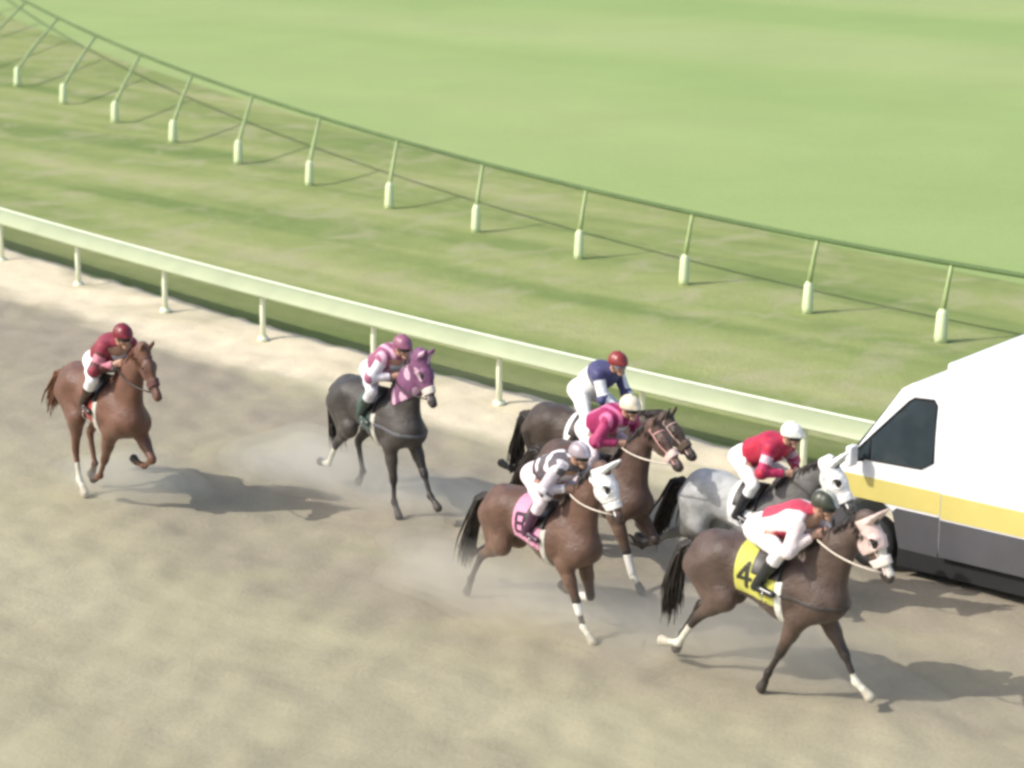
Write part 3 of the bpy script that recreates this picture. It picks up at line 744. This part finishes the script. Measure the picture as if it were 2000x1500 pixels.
# 1 far left, chestnut with its head high
h1 = Horse(neck=56, nyaw=0, head=56, legs=('f_trail', 'f_fold', 'h_under', 'h_swing'), tail=(-.5, -.5))
build_horse('chestnut racehorse with its head held high, far behind the others at the left', (234, 744), -53, h1, dict(CO['chestnut'], socks={2: .6}, pale_hoof=1), hair='hair_brown',
            scale=1.0, gear=dict(bridle=(.10, .05, .04), nose=(.10, .04, .035), cloth=((.36, .05, .045), (.5, .45, .4), [])))
build_rider('jockey in dark red silks and helmet on the chestnut horse at the left', h1, dict(base=(.19, .018, .032), pattern='yoke', c2=(.24, .03, .05), sleeve=(.11, .03, .03), cuff=PINKW, band=(.55, .2, .25)), WHITE, (.05, .025, .02), (.17, .015, .025), boot_cuff=WHITE, lean=.05, crouch=.13)
# 2 dark grey with the purple hood
h2 = Horse(neck=63, nyaw=0, head=62, legs=('f_stand', 'f_long', 'h_lift', 'h_swing'), tail=(-.05, -.8))
build_horse('dark grey racehorse in a purple hood, alone between the chestnut and the group', (776, 768), -53, h2, dict(CO['dark'], socks={2: .85}),
            scale=0.95, gear=dict(bridle=(.5, .4, .42), nose=(.62, .56, .5), hood=(lambda V: np.where((np.sin(V[:, 0]*26+V[:, 2]*17)+np.sin(V[:, 1]*30-V[:, 2]*21+1) > .75)[:, None], np.array([[.55, .36, .46]]), np.array([[.17, .065, .14]])), .40, .42), cloth=((.05, .09, .075), (.5, .52, .5), []), wraps={}, breast=(.10, .10, .11)))
build_rider('jockey in mauve helmet and pink striped silks on the purple hooded horse', h2, dict(base=(.30, .09, .17), pattern='stripes', c2=(.62, .40, .50), sleeve=(.60, .58, .62)), (.62, .62, .64), (.04, .06, .05), (.25, .09, .15), boot_cuff=(.6, .62, .6), lean=.05, crouch=.08)
# 3 dark bay nearest the rail, ridden by the white and navy jockey
h3 = Horse(neck=30, nyaw=0, head=40, legs=('f_reach', 'f_land', 'h_push', 'h_trail'), tail=(-.3, -.8))
build_horse('dark brown racehorse at the back of the bunched group, nearest the rail', (1192, 820), -44, h3, dict(CO['dark'], base=(.055, .038, .028)),
            scale=0.93, gear=dict(bridle=(.5, .35, .32), nose=(.10, .07, .05), breast=(.3, .1, .1), cloth=(WHITE, (.02, .02, .02), [])))
build_rider('jockey in white silks with navy shoulders and a red helmet, tallest in the bunched group', h3, dict(base=WHITE, pattern='yoke', c2=(.06, .06, .15), sleeve=WHITE, cuff=(.7, .64, .55)), WHITE, (.05, .04, .04), (.22, .03, .03), boot_cuff=WHITE, crouch=-.02, gog=(.25, .22, .25), turn=-10)
# 4 bay in the middle of the bunch with the magenta jockey
h4 = Horse(neck=61, nyaw=0, head=40, legs=('f_land', 'f_fold', 'h_trail', 'h_push'), tail=(-.6, -.7))
build_horse('brown racehorse with a pinkish white noseband, second from the rail in the bunched group', (1212, 900), -50, h4, dict(CO['bay'], base=(.085, .048, .035), socks={0: .5}),
            scale=0.93, gear=dict(bridle=(.55, .30, .28), nose=(.66, .50, .45), rein='pale', wraps={0: (.1, .85)}, cloth=((.5, .44, .45), (.02, .02, .02), [])))
build_rider('jockey in magenta silks with pink stripes and a cream helmet in the bunched group', h4, dict(base=(.28, .012, .085), pattern='stripes', c2=(.62, .16, .32), sleeve=(.38, .04, .13)), (.78, .70, .74), (.05, .03, .04), (.66, .58, .44), lean=.12)
# 5 near bay with white eye-hole hood and the pink cloth
h5 = Horse(neck=63, nyaw=0, head=64, hyaw=14, legs=('f_land', 'f_lift', 'h_push', 'h_trail'), tail=(-.5, -1.0))
build_horse('bay racehorse wearing a white hood with round eye holes and a pink saddle cloth', (1112, 990), -48, h5, dict(CO['bay'], base=(.115, .060, .040), socks={0: .1}, pale_hoof=1),
            scale=0.91, gear=dict(bridle=WHITE, nose=(.74, .72, .70), hood=(WHITE, .36, .03), rein='pale', wraps={0: (.02, .42), 1: (.1, .6)}, cloth=((.62, .27, .40), (.035, .012, .03), NUM8)))
build_rider('jockey in black and white patterned silks and pale pink breeches above the pink saddle cloth', h5, dict(base=(.11, .095, .105), pattern='patches', c2=(.74, .70, .72), hem=(.07, .05, .06), sleeve=(.52, .46, .50), cuff=WHITE), (.78, .66, .70), (.06, .02, .05), (.32, .27, .30), helmet2=(.55, .5, .52), boot_cuff=(.12, .05, .10), lean=.15, crouch=.02)
# 6 grey beyond the leader
h6 = Horse(neck=50, nyaw=0, head=58, hyaw=12, legs=('f_fold', 'f_reach', 'h_trail', 'h_push'), tail=(-.5, -.85))
build_horse('light grey racehorse with a dark tail and a white eye-hole hood, running beside the leader', (1522, 955), -43, h6, dict(CO['grey'], low=(.2, .19, .17)),
            scale=0.91, gear=dict(bridle=WHITE, nose=WHITE, hood=(WHITE, .42, .10), cloth=((.70, .70, .71), (.02, .02, .02), []), breast=(.03, .03, .03)))
build_rider('jockey in bright red silks and a white helmet on the light grey horse', h6, dict(base=(.42, .018, .05), pattern='stripes', c2=(.36, .016, .06), sleeve=(.45, .03, .10), band=(.6, .45, .5)), WHITE, (.025, .025, .03), (.80, .80, .72), boot_cuff=(.8, .8, .8), lean=.12)
# 7 near dark bay, the leader
h7 = Horse(neck=54, nyaw=0, head=60, hyaw=0, legs=('f_back', 'f_long', 'h_lift', 'h_push'), tail=(-.3, -.85), z=.02)
build_horse('dark bay racehorse nearest the camera with a yellow saddle cloth and white hind sock', (1578, 1082), -40, h7, dict(CO['darkbay'], socks={2: .75, 1: .3}, pale_hoof=1, blaze=.05, base=(.085, .055, .043)),
            scale=0.98, gear=dict(bridle=(.66, .52, .48), nose=(.74, .66, .60), hood=((.66, .50, .46), .30, .02), rein='pale', girth=(.78, .76, .68), cloth=((.52, .50, .10), (.03, .03, .02), NUM4), breast=(.05, .04, .035)))
build_rider('jockey in white silks with a red panel and a dark helmet on the nearest horse', h7, dict(base=(.78, .68, .68), pattern='panel', c2=(.50, .05, .09), sleeve=(.74, .62, .60)), (.80, .76, .77), (.022, .024, .026), (.045, .05, .035), boot_cuff=(.03, .03, .03), helmet2=(.5, .5, .42), lean=.16, crouch=.13)

# ------------------------------------------------------------------ ambulance parked along the rail
M['paint'] = plain('white_van_paint', (.82, .83, .84), .3, var=.02, scale=.8, coat=.4)
M['yellow'] = plain('yellow_stripe', (.62, .53, .17), .35, var=.05, scale=2, coat=.3)
M['skirt'] = plain('grey_side_skirt', (.085, .083, .092), .45, var=.10, scale=2)
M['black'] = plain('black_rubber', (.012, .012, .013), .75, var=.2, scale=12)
M['glass'] = plain('tinted_glass', (.035, .048, .055), .08, var=.15, scale=1.5)
M['rim'] = plain('dark_rim', (.06, .058, .055), .6)  # nearly black rim, so the wheel stands out little
M['alloy'] = plain('steel_rim', (.45, .45, .46), .35, metal=.9)
M['lampglass'] = plain('lamp_glass', (.6, .6, .6), .1)
M['amber'] = plain('amber_lens', (.6, .22, .02), .2)
M['redlens'] = plain('red_lens', (.5, .02, .02), .2)
def ambulance():
    rz = math.atan2(.64, -.77)                       # nose points up the track, away from the camera
    c = pix(1560, 1085); t = empty('ambulance', (c.x, c.y, .03), rz, K)
    tag(t, 'white box ambulance with a yellow stripe and grey skirt parked beside the track rail', 'ambulance')
    W = 2.0                                         # body spans y 0 (near side) .. -W ; x runs back from the nose (negative)
    cab = [(-.42, .42), (-.40, .80), (-.44, 1.15), (-.54, 1.34), (-.70, 1.50), (-1.44, 2.56), (-1.60, 2.66), (-2.12, 2.70), (-2.12, .42), (-1.55, .42), (-1.50, .78), (-1.22, .95), (-.88, .95), (-.66, .78), (-.62, .42)]
    m = MB().prism(cab, -.05, -W+.05); b = m.build('cab', M['paint'], t, bevel=.06, seg=4)
    bx_ = MB().box((-5.9, -W-.02, .46), (-2.14, .03, 3.05)).build('box_body', M['paint'], t, bevel=.05)
    MB().box((-5.86, -W+.05, 3.05), (-2.3, -.06, 3.09)).build('roof', M['paint'], t, bevel=.02)
    for y, s in ((-.05, 1), (-W+.05, -1)):
        y1 = y+s*.004
        win = [(-.80, 1.60), (-1.58, 2.42), (-1.66, 2.48), (-1.95, 2.50), (-1.99, 2.44), (-1.97, 1.66), (-1.80, 1.55), (-.84, 1.52)]
        V = [(x, y1, z) for x, z in win]+[(x, y1-s*.01, z) for x, z in win]; n = len(win)
        Fc = [tuple(range(n))] + [(i, i+n, (i+1) % n+n, (i+1) % n) for i in range(n)]
        fr = mesh('side_window', V, Fc, M['glass'], t)
        seal = MB().tube([(x, y1, z) for x, z in win+win[:1]], .014, seg=6).build('window_seal', M['black'], fr, True)
        MB().tube([(-1.02, y1+s*.003, 1.54), (-1.02, y1+s*.003, 1.82)], .012, seg=6).build('quarter_post', M['black'], fr, True)
        # door gap, handle, mirror
        mr = MB(); mr.tube([(-.92, y, 1.50), (-.86, y+s*.16, 1.52)], .02, seg=8); mr.build('mirror_arm', M['black'], t, True)
        MB().box((-.92, min(y+s*.12, y+s*.30), 1.46), (-.82, max(y+s*.12, y+s*.30), 1.74)).build('mirror', M['paint'], t, bevel=.03)
        yb = (.03 if s > 0 else -W-.02); yc = y
        for nm, z0_, z1_, mt, dd in (('yellow_stripe', .96, 1.30, 'yellow', .006), ('side_skirt', .44, .945, 'skirt', .018)):
            MB().box((-5.88, min(yb, yb+s*dd), z0_), (-2.16, max(yb, yb+s*dd), z1_)).build(nm, M[mt], t, bevel=.004)
        MB().box((-2.10, min(y, y+s*.006), .97), (-.48, max(y, y+s*.006), 1.28)).build('yellow_stripe', M['yellow'], t)
        MB().prism([(-.46, .44), (-.45, .94), (-.78, .94), (-.82, .90), (-.68, .70), (-.64, .44)], min(y, y+s*.01), max(y, y+s*.01)).build('side_skirt', M['skirt'], t)
        MB().prism([(-1.52, .40), (-1.40, .88), (-1.46, .94), (-2.10, .94), (-2.10, .40)], min(y, y+s*.012), max(y, y+s*.012)).build('side_skirt', M['skirt'], t)
        # drip rail
        MB().box((-5.86, min(yb, yb+s*.012), 2.945), (-2.18, max(yb, yb+s*.012), 2.975)).build('drip_rail', M['paint'], t)
        for xx in (-1.04, -4.7):
            def ring(r0, y0_, y1_, r1, seg=36):
                V = []; Fc = []
                prof = [(r1, y0_), (r0*.96, y0_), (r0, y0_+(y1_-y0_)*.2), (r0, y0_+(y1_-y0_)*.8), (r0*.96, y1_), (r1, y1_)]
                for i in range(seg):
                    a = 2*math.pi*i/seg
                    for r_, yy in prof: V.append((r_*math.cos(a), yy, r_*math.sin(a)))
                k = len(prof)
                for i in range(seg):
                    for j in range(k): Fc.append((i*k+j, i*k+(j+1) % k, ((i+1) % seg)*k+(j+1) % k, ((i+1) % seg)*k+j))
                return V, Fc
            wh = empty('wheel', (xx, y-s*.16, .36)); wh.parent = t
            V, Fc = ring(.37, -.11, .11, .21); mesh('tyre', V, Fc, M['black'], wh, True)
            V, Fc = ring(.215, -.08, .085, .13, 24); mesh('rim', V, Fc, M['rim'], wh, True)
            MB().tube([(0, -.05, 0), (0, .07, 0)], [.14, .10], seg=20).build('hub', M['rim'], wh, True)
        ws = mesh('windshield', [(-.76, -.20, 1.60), (-.76, -W+.20, 1.60), (-1.38, -W+.26, 2.47), (-1.38, -.26, 2.47)], [(0, 1, 2, 3)], M['glass'], t); ws.modifiers.new('s', 'SOLIDIFY').thickness = .02
    ws.location = (.022, 0, .020)
    MB().box((-.52, -W-.0, .36), (-.32, 0, .62)).build('bumper', M['skirt'], t, bevel=.04)
    MB().box((-.43, -W+.55, .70), (-.385, -.55, 1.05)).build('grille', M['black'], t, bevel=.01)
    for yy in (-.30, -W+.30): MB().box((-.45, yy-.16, .76), (-.38, yy+.16, 1.0)).build('headlight', M['lampglass'], t, bevel=.03)
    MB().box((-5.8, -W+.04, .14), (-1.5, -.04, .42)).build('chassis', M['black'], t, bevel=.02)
    MB().box((-6.02, -W, .40), (-5.91, .02, .60)).build('rear_bumper', M['skirt'], t, bevel=.02)
ambulance()
print('vertices', sum(len(o.data.vertices) for o in sc.objects if o.type == 'MESH'))

# ------------------------------------------------------------------ dust kicked up by the hooves: thin even air in lumpy puffs
k = NT('dust'); k.t.nodes.remove(k.b); pv = k.n('ShaderNodeVolumePrincipled'); pv.inputs['Color'].default_value = (.985, .965, .90, 1); pv.inputs['Density'].default_value = .26; pv.inputs['Anisotropy'].default_value = .3
k.l(pv.outputs[0], k.t.nodes['Material Output'].inputs['Volume']); m_dust = k.m
for (u, v, lx, ly, lz, dn) in ((700, 975, 1.5, .7, .36, 1), (900, 1010, 1.0, .5, .25, 6), (985, 1200, 1.5, .6, .34, 2), (1170, 1225, 1.1, .6, .30, 3), (1450, 1290, 1.6, .6, .34, 4), (250, 960, .9, .5, .24, 5)):
    V = []; Fc = []; a_, b_ = 24, 40; g_ = np.random.default_rng(dn)
    w_ = g_.normal(0, 1, (9, 3))*2.6; p_ = g_.uniform(0, 6, 9)
    for i in range(a_+1):
        for j in range(b_):
            th = math.pi*i/a_; ps = 2*math.pi*j/b_; d_ = V3(math.sin(th)*math.cos(ps), math.sin(th)*math.sin(ps), math.cos(th))
            V.append(tuple(d_*(1+.07*float(np.sin(w_@d_+p_).sum()))))
    for i in range(a_):
        for j in range(b_): Fc.append(((i+1)*b_+j, (i+1)*b_+(j+1) % b_, i*b_+(j+1) % b_, i*b_+j))
    for q_, dx in ((1.2, 0), (.92, -.12), (.62, -.25)):     # nested puffs: thicker air towards the middle and the back
        V2 = np.array(V)*q_+np.array([dx, 0, 0])
        o = mesh('dust_cloud', [tuple(a) for a in V2], Fc, m_dust, None, True); c_ = pix(u, v); o.location = (c_.x, c_.y, lz*.7); o.scale = (lx, ly, lz); o.rotation_euler = (0, 0, R(-45)); tag(o, kind='stuff')
print('vertices', sum(len(o.data.vertices) for o in sc.objects if o.type == 'MESH'))
